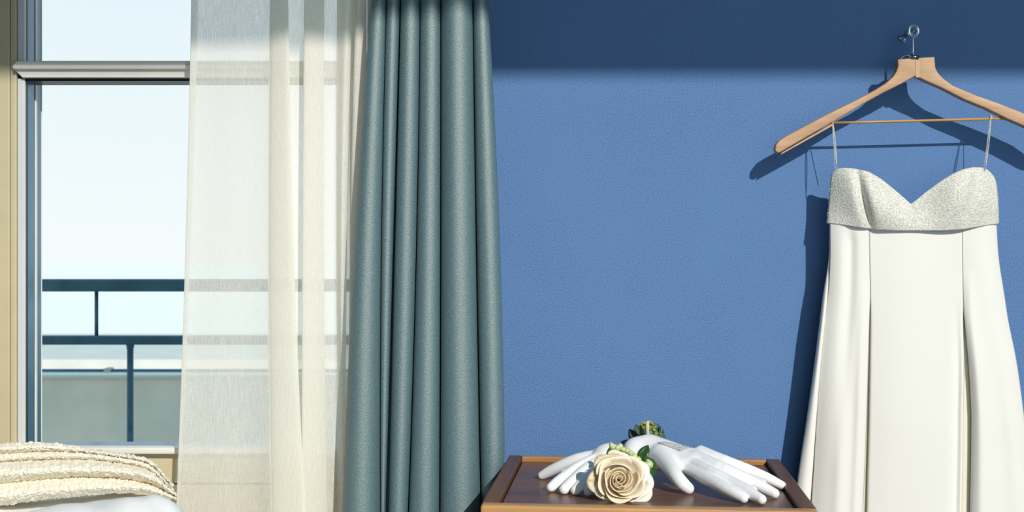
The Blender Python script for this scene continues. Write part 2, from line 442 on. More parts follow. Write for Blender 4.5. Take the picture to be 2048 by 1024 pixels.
LY = 9.0
structure(box('trim_1', (-9.0, LY, -3.0), (6.0, LY + 3.0, zr(719, LY)), M['ledge']))
bm = bmesh.new(); add_box(bm, (-2500, 14, -30.1), (2500, 4000, -30.0))
tag(bm_obj('sea', bm, M['sea']), None, None, None, 'structure')

# ------------------------------------------------------------------ sheer curtain
def at3(a, t):
    """value through (row 0, row 512, row 1024) at t = row/1024, clamped beyond the frame"""
    t = np.clip(t, -0.35, 1.12)
    return a[0] * (1 - 2 * t) * (1 - t) + a[1] * 4 * t * (1 - t) + a[2] * t * (2 * t - 1)

SH = [((396, 380, 358), 2.1335), ((384, 372, 355), 2.130), ((390, 378, 360), 2.1265), ((458, 452, 448), 2.130), ((535, 528, 530), 2.122), ((574, 584, 604), 2.112),
      ((570, 580, 600), 2.1085), ((542, 539, 545), 2.120), ((548, 545, 552), 2.140), ((606, 604, 608), 2.143), ((646, 645, 650), 2.130), ((640, 640, 648), 2.121), ((611, 607, 608), 2.118),
      ((615, 611, 611), 2.112), ((650, 648, 652), 2.114), ((672, 670, 676), 2.122), ((694, 684, 690), 2.112), ((706, 694, 692), 2.128), ((680, 678, 682), 2.135), ((675, 673, 678), 2.142),
      ((700, 690, 690), 2.147), ((722, 704, 702), 2.140), ((728, 708, 704), 2.115), ((712, 700, 698), 2.106), ((720, 706, 702), 2.101), ((740, 724, 716), 2.112), ((758, 742, 730), 2.125), ((780, 765, 750), 2.12)]
rows = np.linspace(-1450, 1590, 130)
cols = 320
V = np.zeros((cols, len(rows), 3))
for j, r in enumerate(rows):
    t = r / 1024.0
    K = [((at3(a, t) - 1024) / F * y, y) for a, y in SH]
    c = catmull(K, cols)
    V[:, j, 0] = c[:, 0]; V[:, j, 1] = c[:, 1] + 0.002 * np.sin(c[:, 0] * 55 + t * 1.5)
    V[:, j, 2] = EYE - (r - 512) / F * 2.12
tag(mesh_obj('sheer_curtain', V.reshape(-1, 3), grid_faces(cols, len(rows)), M['sheer']), 'sheer cream voile curtain hanging across the window', 'curtain')

# ------------------------------------------------------------------ teal curtain: folds between valleys
CB = [(742, 708, 685), (773, 762, 760), (800, 785, 770), (840, 832, 816), (881.5, 881, 879), (945, 952, 961), (976, 1001, 1010)]
CY = 2.075
DEPTH = [0.024, 0.017, 0.021, 0.021, 0.030, 0.026]
rows = np.linspace(-1450, 1625, 150)
prof = []
na = 22
cols_ = []
for j, r in enumerate(rows):
    t = r / 1024.0
    line = []
    for i in range(6):
        a = at3(CB[i], t); b = at3(CB[i + 1], t)
        if i == 5: b = min(b, 1011 - max(0, (r - 905)) * 0.14) if r > 905 else b
        gap = (2.2, 1.2, 3.6, 1.5, 1.5, 2.5, 0)
        g0 = gap[i] * (0.6 + 0.6 * max(0, min(t, 1.2))) if i > 0 else 0.0
        if i == 2: g0 += 3.5 * max(0, min(t, 1.1))
        for th in np.linspace(0, math.pi, na):
            s = 0.5 - 0.5 * math.cos(th)
            px = a + g0 + (b - a - g0) * s
            sk = 0.05 * math.sin(3.1 * t + i * 1.7)
            d = 0.60 * (b - a) / F * CY * math.sin(th) * (1 + sk)
            line.append(((px - 1024) / F * CY, CY - d))
        if i < 5:                                               # narrow crevice running back between two folds
            line.append(((b - 1024 + 0.2) / F * CY, CY + 0.012))
            line.append(((b - 1024 + 0.5) / F * CY, CY + 0.022))
            g1 = gap[i + 1] * (0.6 + 0.6 * max(0, min(t, 1.2)))
            if i + 1 == 2: g1 += 3.5 * max(0, min(t, 1.1))
            line.append(((b - 1024 + g1 - 0.3) / F * CY, CY + 0.022))
            line.append(((b - 1024 + g1 - 0.1) / F * CY, CY + 0.012))
    # turn both edges back towards the wall
    line = [(line[0][0] + 0.004, CY + 0.018), (line[0][0] + 0.0005, CY + 0.008)] + line + [(line[-1][0] - 0.0005, CY + 0.008), (line[-1][0] - 0.006, CY + 0.02)]
    cols_.append([(x, y, EYE - (r - 512) / F * CY) for x, y in line])
V = np.array(cols_).transpose(1, 0, 2)
cu = mesh_obj('drape_curtain', V.reshape(-1, 3), grid_faces(V.shape[0], V.shape[1]), M['curtain'])
tag(cu, 'heavy teal grey curtain falling in round folds beside the blue wall', 'curtain')
rod = thing('curtain_rod', (-0.35, 2.09, 2.86), None, None)
tag(rod, 'brushed curtain rod that carries the sheer and the teal curtain', 'curtain rod')
v, f = tube([(-1.15, 2.10, 2.865), (0.15, 2.10, 2.865)], 0.012, 16); mesh_obj('pole', v, f, M['dark_chrome'], rod)
for x in (-1.1, 0.1):
    box('bracket', (x - 0.01, 2.10, 2.855), (x + 0.01, 2.2, 2.875), M['dark_chrome'], rod, 0.002)

# ------------------------------------------------------------------ nightstand
NS = (0.21, 1.9305, 0.0); NR = -math.atan2(0.043, 0.47)
ns = thing('nightstand', NS, 'dark walnut nightstand with raised rim below the blue wall', 'nightstand', rz=NR)
HW, HD, TZ = 0.236, 0.2186, 0.6466
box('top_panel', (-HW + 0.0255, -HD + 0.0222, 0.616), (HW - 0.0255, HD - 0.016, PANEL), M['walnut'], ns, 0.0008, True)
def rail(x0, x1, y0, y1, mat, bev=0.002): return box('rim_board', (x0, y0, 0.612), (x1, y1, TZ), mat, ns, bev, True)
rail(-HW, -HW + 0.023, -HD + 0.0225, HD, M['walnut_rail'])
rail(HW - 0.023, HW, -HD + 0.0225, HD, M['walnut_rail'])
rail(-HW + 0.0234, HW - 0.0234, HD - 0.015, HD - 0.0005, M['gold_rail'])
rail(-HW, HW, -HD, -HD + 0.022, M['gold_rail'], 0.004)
box('cabinet_body', (-HW + 0.006, -HD + 0.012, 0.20), (HW - 0.006, HD - 0.006, 0.6115), M['walnut_rail'], ns, 0.003, True)
for z0, z1 in ((0.41, 0.60), (0.212, 0.402)):
    dr = box('drawer', (-HW + 0.012, -HD - 0.004, z0), (HW - 0.012, -HD + 0.0118, z1), M['walnut'], ns, 0.003, True)
    v, f = tube([(0, -HD - 0.004, (z0 + z1) / 2), (0, -HD - 0.014, (z0 + z1) / 2), (0, -HD - 0.018, (z0 + z1) / 2), (0, -HD - 0.026, (z0 + z1) / 2)], [0.005, 0.005, 0.012, 0.010], 16)
    mesh_obj('knob', v, f, M['dark_chrome'], dr, local=True)
for sx in (-1, 1):
    for sy in (-1, 1):
        x, y = sx * (HW - 0.035), sy * (HD - 0.035)
        v, f = tube([(x, y, 0.2005), (x, y, 0.0)], [0.018, 0.011], 14)
        mesh_obj('leg', v, f, M['walnut_rail'], ns, local=True)

# ------------------------------------------------------------------ signed-distance modelling for the mannequin hands
def cone(p, a, b, r1, r2):
    ba = b - a; t = np.clip(((p - a) @ ba) / (ba @ ba), 0, 1)
    return np.linalg.norm(p - (a + t[..., None] * ba), axis=-1) - (r1 + (r2 - r1) * t)
def smin(a, b, k):
    h = np.maximum(k - np.abs(a - b), 0) / k
    return np.minimum(a, b) - h * h * k * 0.25

def surface_nets(fn, lo, hi, h):
    ax = [np.arange(lo[i], hi[i] + h, h) for i in range(3)]
    G = np.stack(np.meshgrid(*ax, indexing='ij'), -1)
    nx, ny, nz = G.shape[:3]
    st = 5                                                   # coarse pass first, then only the band round the surface
    fc = fn(G[::st, ::st, ::st].reshape(-1, 3)).reshape(G[::st, ::st, ::st].shape[:3])
    f = np.repeat(np.repeat(np.repeat(fc, st, 0), st, 1), st, 2)[:nx, :ny, :nz].copy()
    m = np.abs(f) < h * st * 1.9
    f[m] = fn(G[m])
    s = f < 0
    acc = np.zeros((nx - 1, ny - 1, nz - 1, 3)); cnt = np.zeros((nx - 1, ny - 1, nz - 1))
    I = np.indices((nx - 1, ny - 1, nz - 1)).transpose(1, 2, 3, 0)
    cs = [(i, j, k) for i in (0, 1) for j in (0, 1) for k in (0, 1)]
    def sl(c): return f[c[0]:nx - 1 + c[0], c[1]:ny - 1 + c[1], c[2]:nz - 1 + c[2]]
    for c in cs:
        for d in range(3):
            if c[d] == 0:
                c2 = list(c); c2[d] = 1
                A, B = sl(c), sl(c2); m = (A < 0) != (B < 0)
                t = np.where(m, A / np.where(m, A - B, 1), 0)
                pos = np.array(c, float)[None, None, None] + np.zeros_like(acc); pos[..., d] += t
                acc += np.where(m[..., None], pos, 0); cnt += m
    has = cnt > 0
    idx = -np.ones(has.shape, int); idx[has] = np.arange(has.sum())
    verts = (I[has] + acc[has] / cnt[has][:, None]) * h + np.array([a[0] for a in ax])
    faces = []
    for d in range(3):
        o1, o2 = [(1, 2), (2, 0), (0, 1)][d]
        A = np.take(s, range(0, s.shape[d] - 1), d); B = np.take(s, range(1, s.shape[d]), d)
        e_ = np.argwhere(A != B)
        for q in e_:
            if q[o1] < 1 or q[o2] < 1 or q[o1] >= has.shape[o1] or q[o2] >= has.shape[o2]: continue
            c = [q.copy() for _ in range(4)]
            c[0][o1] -= 1; c[0][o2] -= 1; c[1][o2] -= 1; c[3][o1] -= 1
            ids = [idx[tuple(k)] for k in c]
            faces.append(ids if s[tuple(q)] else ids[::-1])
    return verts, faces

def hand_field(fingers, palm, thumb, web, k_palm=0.013, fat=1.0):
    """fingers: lists of (point, radius); palm: list of (a, b, ra, rb)"""
    def fine(ch, n=13):
        k = catmull([[*a, r * fat] for a, r in ch], n); return [(q[:3], q[3]) for q in k]
    fingers = [fine(f_) for f_ in fingers]; thumb = fine(thumb)
    def fn(p):
        d = None
        for a, b, ra, rb in palm:
            c = cone(p, a, b, ra, rb); d = c if d is None else smin(d, c, k_palm)
        for a, b, ra, rb in web:
            d = smin(d, cone(p, a, b, ra, rb), 0.004)
        fd = None
        for fg in fingers:
            c = None
            for (a, ra), (b, rb) in zip(fg[:-1], fg[1:]):
                x = cone(p, a, b, ra, rb); c = x if c is None else np.minimum(c, x)
            fd = c if fd is None else smin(fd, c, 0.0012)
        c = None
        for (a, ra), (b, rb) in zip(thumb[:-1], thumb[1:]):
            x = cone(p, a, b, ra, rb); c = x if c is None else np.minimum(c, x)
        return smin(smin(d, fd, 0.0045), c, 0.010)
    return fn

def Z(px, row, h): return Q(px, row, h)
# right hand: back of the hand towards the viewer, fingers to the right, thumb in front
R_f = [
    [(Z(1371, 934, .031), .0105), (Z(1409, 954, .025), .0100), (Z(1443, 973, .018), .0093), (Z(1468, 986, .0125), .0084), (Z(1487, 996.5, .0074), .0068)],
    [(Z(1383, 926, .038), .0105), (Z(1423, 946, .031), .0100), (Z(1461, 965, .022), .0095), (Z(1496, 984, .0140), .0088), (Z(1523, 999, .0076), .0070)],
    [(Z(1393, 915, .045), .0105), (Z(1438, 934.5, .037), .0100), (Z(1480, 953, .027), .0097), (Z(1519, 972, .0160), .0090), (Z(1549, 987, .0076), .0071)],
    [(Z(1402, 904, .050), .0098), (Z(1449, 923, .041), .0095), (Z(1492, 939, .030), .0090), (Z(1533, 956, .0180), .0081), (Z(1564, 971, .0068), .0063)],
]
R_t = [(Z(1322, 912, .042), .0150), (Z(1340, 934, .033), .0125), (Z(1352, 952, .025), .0105), (Z(1365, 967, .016), .0098), (Z(1377, 977, .0085), .0082)]
wr = Z(1298, 903, .043); wr2 = Z(1300, 897, .047)
R_p = [(wr, R_f[0][0][0], .0190, .0110), (wr, R_f[1][0][0], .0190, .0110), (wr2, R_f[2][1][0], .0180, .0080), (wr2, R_f[3][1][0], .0180, .0075),
       (Z(1272, 902, .043), wr, .0185, .0190), (Z(1262, 924, .020), Z(1272, 902, .043), .0185, .0185), (Z(1320, 918, .034), R_f[0][0][0], .0165, .0100),
       (Z(1335, 910, .036), Z(1385, 920, .034), .014, .010)]
def mid(a, b, q=0.5): return a + (b - a) * q
R_w = []
for (fa, fb, n) in ((0, 1, 2), (1, 2, 3), (2, 3, 3)):
    q = 3 if n == 3 else 2
    R_w.append((mid(R_f[fa][0][0], R_f[fb][0][0]) - np.array([0, 0, .003]), mid(R_f[fa][q][0], R_f[fb][q][0]) - np.array([0, 0, .0020]), .0085, .0055))
hand_r = hand_field(R_f, R_p, R_t, R_w, fat=1.06)
allp = np.array([p for fg in R_f + [R_t] for p, _ in fg] + [Z(1262, 924, .020)])
lo = allp.min(0) - .028; hi = allp.max(0) + .028
PB = PANEL
hv, hf = surface_nets(lambda p: np.maximum(hand_r(p), PB + 0.0004 - p[:, 2]), lo, hi, 0.0012)
rh = thing('mannequin_hand', tuple(Z(1380, 950, 0.0)), 'larger white mannequin hand with a lace patch, fingers pointing right on the nightstand', 'mannequin hand', 'white mannequin hands on the nightstand')
ho = mesh_obj('hand_body', hv, hf, M['porcelain'], rh)
sm = ho.modifiers.new('smooth', 'SMOOTH'); sm.factor = 0.5; sm.iterations = 3
# lace inset lying on the back of the wrist
def drop_on(fn, x, y, z0=0.80, z1=PANEL, n=260):
    zz = np.linspace(z0, z1, n)
    d = fn(np.stack([np.full(n, x), np.full(n, y), zz], 1)); k = np.argmax(d < 0)
    if d[k] >= 0: return None
    t = d[k - 1] / (d[k - 1] - d[k]); return zz[k - 1] + (zz[k] - zz[k - 1]) * t
def ray_on(fn, px, row, y0=1.75, y1=2.15, n=700):
    ys = np.linspace(y0, y1, n); p = np.stack([(px - 1024) / F * ys, ys, EYE - (row - 512) / F * ys], 1)
    d = fn(p); k = np.argmax(d < 0)
    return p[k] if d[k] < 0 else None
corner = [(1316, 886.5), (1333, 885.5), (1387, 897.5), (1362, 903.5)]     # far-left, top, right, near
V = []; nu, nv = 22, 9
prev = None
for i in range(nu):
    for j in range(nv):
        u, v_ = i / (nu - 1), j / (nv - 1)
        a = np.array(corner[0]) * (1 - u) + np.array(corner[3]) * u; b = np.array(corner[1]) * (1 - u) + np.array(corner[2]) * u
        q = a * (1 - v_) + b * v_
        p = ray_on(hand_r, q[0], q[1])
        if p is None: p = prev + np.array([0.0008, 0.0006, 0.0])
        prev = p
        e_ = 1e-4
        g = np.array([hand_r((p + np.eye(3)[k] * e_)[None])[0] - hand_r((p - np.eye(3)[k] * e_)[None])[0] for k in range(3)])
        g /= np.linalg.norm(g) + 1e-9
        V.append(p + g * 0.0012)
lace = mesh_obj('lace_patch', V, grid_faces(nu, nv), M['lace'], rh); lace['label'] = 'grey lace patch'
solidify(lace, 0.0012)
Vg = np.array(V).reshape(nu, nv, 3); lst = []
for j in (0, 2, 4, 6, 8):
    for i in range(nu - 1):
        c = mid(Vg[i, j], Vg[i + 1, j], 0.5) + np.array([0, -0.0004, 0.0008])
        o_ = np.array([[1, 0, 0], [-1, 0, 0], [0, 1, 0], [0, -1, 0], [0, 0, 1], [0, 0, -1]]) * 0.0004
        lst.append((c + o_, [(0, 2, 4), (2, 1, 4), (1, 3, 4), (3, 0, 4), (2, 0, 5), (1, 2, 5), (3, 1, 5), (0, 3, 5)]))
v, f = join_parts(lst)
tag(mesh_obj('seed_beads', v, f, M['lace'], rh), kind='stuff')

# left hand: fan of fingers to the left
L_f = [
    [(Z(1202, 910, .045), .0088), (Z(1155, 919, .036), .0085), (Z(1121, 933, .023), .0082), (Z(1100, 943, .0135), .0078), (Z(1084, 951, .0062), .0060)],
    [(Z(1204, 914, .043), .0088), (Z(1163, 932, .032), .0086), (Z(1133, 952, .020), .0083), (Z(1115, 965, .0125), .0078), (Z(1102, 975, .0066), .0064)],
    [(Z(1207, 919, .040), .0088), (Z(1175, 938, .029), .0086), (Z(1152, 957, .019), .0084), (Z(1139, 969, .0125), .0080), (Z(1128, 979, .0070), .0068)],
    [(Z(1210, 924, .036), .0088), (Z(1188, 943, .026), .0086), (Z(1171, 961, .017), .0084), (Z(1161, 972, .0115), .0080), (Z(1151, 981, .0070), .0068)],
]
L_t = [(Z(1220, 932, .026), .0110), (Z(1207, 950, .019), .0092), (Z(1190, 971, .012), .0085), (Z(1175, 985, .0062), .0050)]
lw = Z(1216, 915, .042); lw2 = Z(1240, 920, .037)
L_p = [(lw, fg[0][0], .0160, .0100) for fg in L_f] + [(lw2, lw, .0165, .0160), (Z(1246, 935, .018), lw2, .0165, .0165)]
L_w = [(mid(L_f[i][0][0], L_f[i + 1][0][0]), mid(L_f[i][2][0], L_f[i + 1][2][0]) - np.array([0, 0, .002]), .007, .0045) for i in range(3)]
hand_l = hand_field(L_f, L_p, L_t, L_w, fat=1.16)
allp = np.array([p for fg in L_f + [L_t] for p, _ in fg] + [Z(1246, 935, .018)])
hv, hf = surface_nets(lambda p: np.maximum(hand_l(p), PB + 0.0004 - p[:, 2]), allp.min(0) - .024, allp.max(0) + .024, 0.0012)
lh = mesh_obj('mannequin_hand', hv, hf, M['porcelain'])
sm = lh.modifiers.new('smooth', 'SMOOTH'); sm.factor = 0.5; sm.iterations = 3
tag(lh, 'smaller white mannequin hand fanning its fingers left behind the rose', 'mannequin hand', 'white mannequin hands on the nightstand')

# ------------------------------------------------------------------ rose corsage in front of the hands
RC = P(1240, 958, 1.806)
ax = Vector((0.06, -0.93, 0.36)).normalized()                 # the bloom looks at the viewer and a little up
ux = Vector((1, 0, 0)); ux = (ux - ax * ux.dot(ax)).normalized(); uy = ax.cross(ux)
A3, UX, UY = np.array(ax), np.array(ux), np.array(uy)
rc = thing('rose_corsage', tuple(Q(1240, 1006, 0.0)), 'cream rose corsage with buds and dark green leaves lying between the two white hands', 'corsage')
def petal(phi, R, hgt, half, curl, twist, name='petal', mat=None, base=-0.020, wob=0.0, seed=0, cx=0.0, cy=0.0, ell=1.0):
    nu, nv = 17, 12; r = np.random.default_rng(seed); V = []
    a1, a2, p1 = r.uniform(-1, 1), r.uniform(-1, 1), r.uniform(0, 6.28)
    for i in range(nu):
        u = -1 + 2 * i / (nu - 1)
        for j in range(nv):
            v = j / (nv - 1)
            wdt = half * math.sin(math.pi * (0.16 + 0.42 * v)) ** 0.8       # narrow foot, wide shoulder
            top = 1 - 0.16 * abs(u) ** 3                                    # rounded rim
            vv = v * top
            rho = R * (0.25 + 0.75 * math.sin(min(1.0, vv * 1.25) * math.pi / 2)) + twist * u
            h = base + (hgt - base) * vv
            c = max(0.0, (vv - 0.66) / 0.34)
            rho += curl * c * c * (1 + 0.25 * math.sin(3 * u + p1)); h -= abs(curl) * 0.55 * c ** 3
            rho += wob * (0.5 * math.sin(4 * u + p1) + 0.3 * a1 * u * u + 0.3 * a2 * u) * v
            th = phi + wdt * u
            V.append(RC + UX * (cx + rho * math.cos(th)) + UY * (cy + ell * rho * math.sin(th)) + A3 * h)
    o = mesh_obj(name, V, grid_faces(nu, nv), mat or M['petal'], rc)
    solidify(o, 0.0009)
    return o
D = math.radians
k = 0
CX, CYY = -0.0015, -0.002
for i in range(3):
    petal(D(20 + 120 * i), 0.0036 + 0.0014 * i, 0.0120 + .0008 * i, D(112), 0.0003, 0.0016, seed=k, cx=CX, cy=CYY); k += 1
for i in range(3):
    petal(D(65 + 120 * i), 0.0090 + .0012 * i, 0.0145, D(92), 0.0010, 0.0026, seed=k, wob=.0008, cx=CX, cy=CYY); k += 1
for i in range(3):
    petal(D(5 + 120 * i), 0.0150 + .001 * i, 0.0165, D(84), 0.0020, 0.0034, seed=k, wob=.0014, cx=CX, cy=CYY); k += 1
for a, R_, h_, hw, cu_ in ((80, .0225, .0215, 62, -.0050), (200, .0225, .0165, 64, .0035), (318, .0230, .0165, 66, .0045)):
    petal(D(a), R_, h_, D(hw), cu_, 0.0032, seed=k, wob=.0020, cx=CX * .5, cy=CYY * .5); k += 1
for a, hw in ((25, 58), (112, 60), (172, 54), (262, 62), (312, 50)):
    petal(D(a), 0.0295, 0.0120, D(hw), 0.0060, 0.0030, seed=k, wob=.0032); k += 1
for i, (a, mt, R_) in enumerate(((14, 'petal_white', .036), (72, 'petal', .035), (126, 'petal_spot', .0355), (178, 'petal_spot', .0375), (228, 'petal', .034), (276, 'petal', .034), (318, 'petal_white', .041), (342, 'petal_white', .039))):
    o = petal(D(a), R_, 0.002, D(42), 0.0075, 0.0024, seed=k + 3, wob=.0050, mat=M[mt], base=-0.022); k += 1
    if mt == 'petal_spot': o['label'] = 'brown-spotted outer petal'
# heart and calyx that hold the petals together
v, f = tube([RC + A3 * h for h in (-0.030, -0.024, -0.018, -0.010, -0.004)], [0.004, 0.0075, 0.0075, 0.0045, 0.002], 14)
mesh_obj('calyx', v, f, M['leaf'], rc)

def leaf(name, base, tip, width, normal, mat, parent, bend=0.15, n=12):
    base = np.array(base); tip = np.array(tip); d = tip - base; L = np.linalg.norm(d); d /= L
    nn = np.array(normal, float); nn -= d * (nn @ d); nn /= np.linalg.norm(nn); s = np.cross(d, nn)
    V = []
    for i in range(n):
        t = i / (n - 1); wv = width * (math.sin(math.pi * t ** 0.8) ** 0.75 if 0 < t < 1 else 0.02)
        for q in (-1, -0.5, 0, 0.5, 1):
            V.append(base + d * L * t + s * wv * q + nn * (bend * L * math.sin(math.pi * t) * 0.6 + 0.25 * abs(q) * wv))
    o = mesh_obj(name, V, grid_faces(n, 5), mat, parent); solidify(o, 0.0007)
    return o
yl = 1.845
leaf('leaf', P(1279, 926, yl), P(1297, 890, yl + .006), .0085, (-.35, -1, .25), M['leaf'], rc, .22)
leaf('leaf', P(1283, 924, yl + .004), P(1299, 897, yl + .014), .0060, (.5, -1, .0), M['leaf_dark'], rc, -.12)
leaf('leaf', P(1284, 920, yl), P(1315, 938, yl + .004), .0080, (.2, -1, .7), M['leaf'], rc, .2)
leaf('leaf', P(1281, 930, yl - .004), P(1313, 950, yl - .002), .0085, (.1, -1, .5), M['leaf'], rc, .15)
leaf('leaf', P(1282, 940, yl - .006), P(1308, 966, yl - .012), .0065, (.2, -1, .3), M['leaf_glint'], rc, .1)['label'] = 'leaf with glint colour'
leaf('leaf', P(1216, 918, yl), P(1226, 888, yl - .004), .0050, (-.2, -1, .2), M['leaf'], rc, .1)
leaf('leaf', P(1228, 914, yl), P(1240, 890, yl), .0055, (.2, -1, .2), M['leaf'], rc, .1)
def blob(c, r, el=1.0, axis=(0, 0, 1)):
    a = np.array(axis, float); a /= np.linalg.norm(a)
    hs = np.linspace(-1, 1, 9)
    return tube([np.array(c) + a * r * el * h for h in hs], [max(0.05, math.sqrt(max(0, 1 - h * h))) * r for h in hs], 12)
for (px, row, y, r, el, axx) in ((1224, 893, yl - .002, .0042, 1.7, (-.3, 0, 1)), (1235, 897, yl - .002, .0045, 1.2, (.2, 0, 1)), (1240, 894, yl, .0045, 1.3, (.3, 0, 1)), (1246, 899, yl, .0042, 1.3, (1, 0, -.3)),
                                (1254, 902, yl, .0042, 1.3, (1, 0, -.5)), (1262, 907, yl - .001, .0046, 1.3, (1, 0, -.7)), (1269, 913, yl - .003, .0046, 1.3, (.8, 0, -.8)), (1275, 922, yl - .006, .0062, 1.2, (.5, 0, 1)),
                                (1297, 930, yl - .012, .0068, 1.12, (.8, -.2, .3)), (1286, 933, yl - .008, .0045, 1.2, (.7, 0, -.6))):
    v, f = blob(P(px, row, y), r, el, axx); mesh_obj('bud', v, f, M['bud'], rc)
v, f = tube(catmull([RC + A3 * -0.028, P(1262, 930, yl + .01), P(1278, 928, yl + .004), P(1292, 931, yl - .008)], 14), .0016, 8); mesh_obj('stem', v, f, M['leaf'], rc)
v, f = tube(catmull([RC + A3 * -0.028, P(1240, 920, yl + .01), P(1236, 905, yl + .003), P(1228, 896, yl)], 14), .0014, 8); mesh_obj('stem', v, f, M['leaf'], rc)

# ------------------------------------------------------------------ green flower sprig behind the wrist
gy = 2.082
gb = P(1297, 868, gy)
gs = thing('green_flower_sprig', (gb[0], gy, PANEL), 'small yellow green flower cluster with a pale upright stem behind the white hand', 'flowers')
def floret_mesh():
    V = []; Fc = []
    for q in range(5):
        a = 2 * math.pi * q / 5; c, s = math.cos(a), math.sin(a); c2, s2 = math.cos(a + .55), math.sin(a + .55); c0, s0 = math.cos(a - .55), math.sin(a - .55)
        o = len(V)
        V += [(0, 0, 0), (c0 * .55, s0 * .55, .18), (c * 1.0, s * 1.0, .42), (c2 * .55, s2 * .55, .18), (c * .55, s * .55, .02)]
        Fc += [(o, o + 1, o + 4), (o + 1, o + 2, o + 4), (o + 2, o + 3, o + 4), (o + 3, o, o + 4)]
    return np.array(V), Fc
FV, FF = floret_mesh()
me1 = bpy.data.meshes.new('floret'); me1.from_pydata([tuple(x) for x in FV * .0052], [], FF); me1.materials.append(M['floret'])
me2 = bpy.data.meshes.new('floret_bluegreen'); me2.from_pydata([tuple(x) for x in FV * .0052], [], FF); me2.materials.append(M['floret_dark'])
org = origin(gs)
r2 = np.random.default_rng(4)
for i in range(150):
    z = 1 - 2 * (i + .5) / 150; th = i * 2.39996
    d = np.array([math.sqrt(1 - z * z) * math.cos(th), math.sqrt(1 - z * z) * math.sin(th) * .8, z])
    if z < -0.75: continue
    rad = .0195 * r2.uniform(.78, 1.06)
    c = gb + d * np.array([rad * 1.22, rad * .85, rad * 1.0])
    side = d[0] + .4 * d[2] * -1 + r2.uniform(-.5, .5)  # blue green florets gather on the right and lower side
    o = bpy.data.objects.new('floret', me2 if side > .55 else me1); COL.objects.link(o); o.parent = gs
    o.location = Vector(c) - org
    qd = Vector(d + r2.uniform(-.5, .5, 3)).to_track_quat('Z', 'Y'); o.rotation_mode = 'QUATERNION'; o.rotation_quaternion = qd
    o.scale = (1, 1, 1) if i % 3 else (.8, .8, .8)
v, f = blob(gb, .0150, 1.05, (1, 0, 0)); mesh_obj('flower_core', v, f, M['floret_dark'], gs)
v, f = tube([gb + np.array([0, 0, -.012]), (gb[0], gy - .002, PANEL + .02), (gb[0] - .004, gy, PANEL + .0005)], .0022, 8); mesh_obj('stem', v, f, M['leaf'], gs)
py_ = gy - .028
v, f = tube([P(1297.5, 895, py_ + .002), P(1296, 875, py_), P(1294.5, 858, py_), P(1295, 842, py_)], [.0026, .0029, .0031, .0033], 12)
mesh_obj('pale_stem', v, f, M['stem'], gs)['label'] = 'pale cut stem'
leaf('leaf', P(1275, 884, gy), P(1258, 858, gy + .004), .0085, (-.2, -1, .2), M['leaf_dark'], gs, .1)  # this dark leaf and the next stand in for the sprig's wall shadow
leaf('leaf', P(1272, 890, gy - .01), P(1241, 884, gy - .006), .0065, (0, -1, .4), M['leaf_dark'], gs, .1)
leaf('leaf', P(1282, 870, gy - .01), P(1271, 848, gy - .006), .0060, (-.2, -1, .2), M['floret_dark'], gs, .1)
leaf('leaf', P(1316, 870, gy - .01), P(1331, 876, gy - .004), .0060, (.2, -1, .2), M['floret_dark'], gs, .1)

# ------------------------------------------------------------------ wall hook and hanger
HY = 2.136
hx, hz = P(1827, 62, HY)[0], P(1827, 62, HY)[2]
wh = thing('wall_hook', (hx, WALL, hz), 'chrome ring hook fixed to the blue wall above the hanger', 'hook')
v, f = tube([(hx, WALL, hz), (hx, WALL - .004, hz), (hx, WALL - .007, hz)], [.0065, .0065, .0055], 24); mesh_obj('wall_plate', v, f, M['chrome'], wh)
v, f = tube([(hx, WALL - .006, hz), (hx - .001, WALL - .03, hz - .001), (hx - .006, HY + .016, hz), (hx - .0095, HY + .002, hz)], [.0048, .0044, .0046, .0034], 14); mesh_obj('arm', v, f, M['dark_chrome'], wh)
v, f = ring((hx, HY, hz), .0092, .0036, (-.25, 1, .05)); mesh_obj('ring', v, f, M['chrome'], wh)
v, f = tube([(hx - .003, WALL - .034, hz), (hx - .007, WALL - .038, hz - .008), (hx - .010, WALL - .044, hz - .013)], [.003, .0028, .0036], 12); mesh_obj('prong', v, f, M['chrome'], wh)

hg = thing('clothes_hanger', tuple(P(1829, 115, HY)), 'wooden clothes hanger on the chrome hook holding the wedding dress', 'hanger')
def hp(px, row): p = P(px, row, HY); return (p[0], p[2])
LT = [(1831, 117), (1793, 120), (1793.5, 133), (1790, 144), (1783, 155), (1770, 167), (1746, 182), (1700, 206), (1655, 228), (1605, 254.5), (1572, 272), (1557, 281.5), (1550, 290), (1548, 299), (1550, 305), (1557, 306.5)]
LB = [(1612, 274.5), (1668, 242.5), (1718, 212), (1763, 187.5), (1800, 169), (1828, 153), (1831, 154)]
bm = bmesh.new(); add_prism(bm, [hp(*q) for q in LT + LB], HY - .0085, HY + .0085, .0022); bm_obj('hanger_arm', bm, M['oak'], hg, True)
RT = [(1832, 117), (1866, 115), (1868, 137), (1873, 147), (1882, 157), (1902, 172), (1947, 191), (1992, 207), (2048, 229), (2084, 246), (2106, 262), (2114, 274), (2116, 284), (2112, 288)]
RB = [(2100, 283), (2048, 255), (2014, 240), (1969, 218), (1925, 200), (1880, 177), (1850, 164), (1832, 155)]
bm = bmesh.new(); add_prism(bm, [hp(*q) for q in RT + RB[::1]], HY - .0085, HY + .0085, .0022); bm_obj('hanger_arm', bm, M['oak'], hg, True)
bm = bmesh.new(); add_prism(bm, [hp(1827, 122), hp(1827.5, 156), hp(1836, 157), hp(1836, 121.5)], HY - .0091, HY - .0080, .0004); bm_obj('joint_strip', bm, M['oak_end'], hg)
bm = bmesh.new(); add_prism(bm, [hp(1560, 310.5), hp(1667, 251), hp(1664, 246.5), hp(1562, 305.8)], HY - .0055, HY + .0055, .0012); bm_obj('lower_lip', bm, M['oak'], hg)
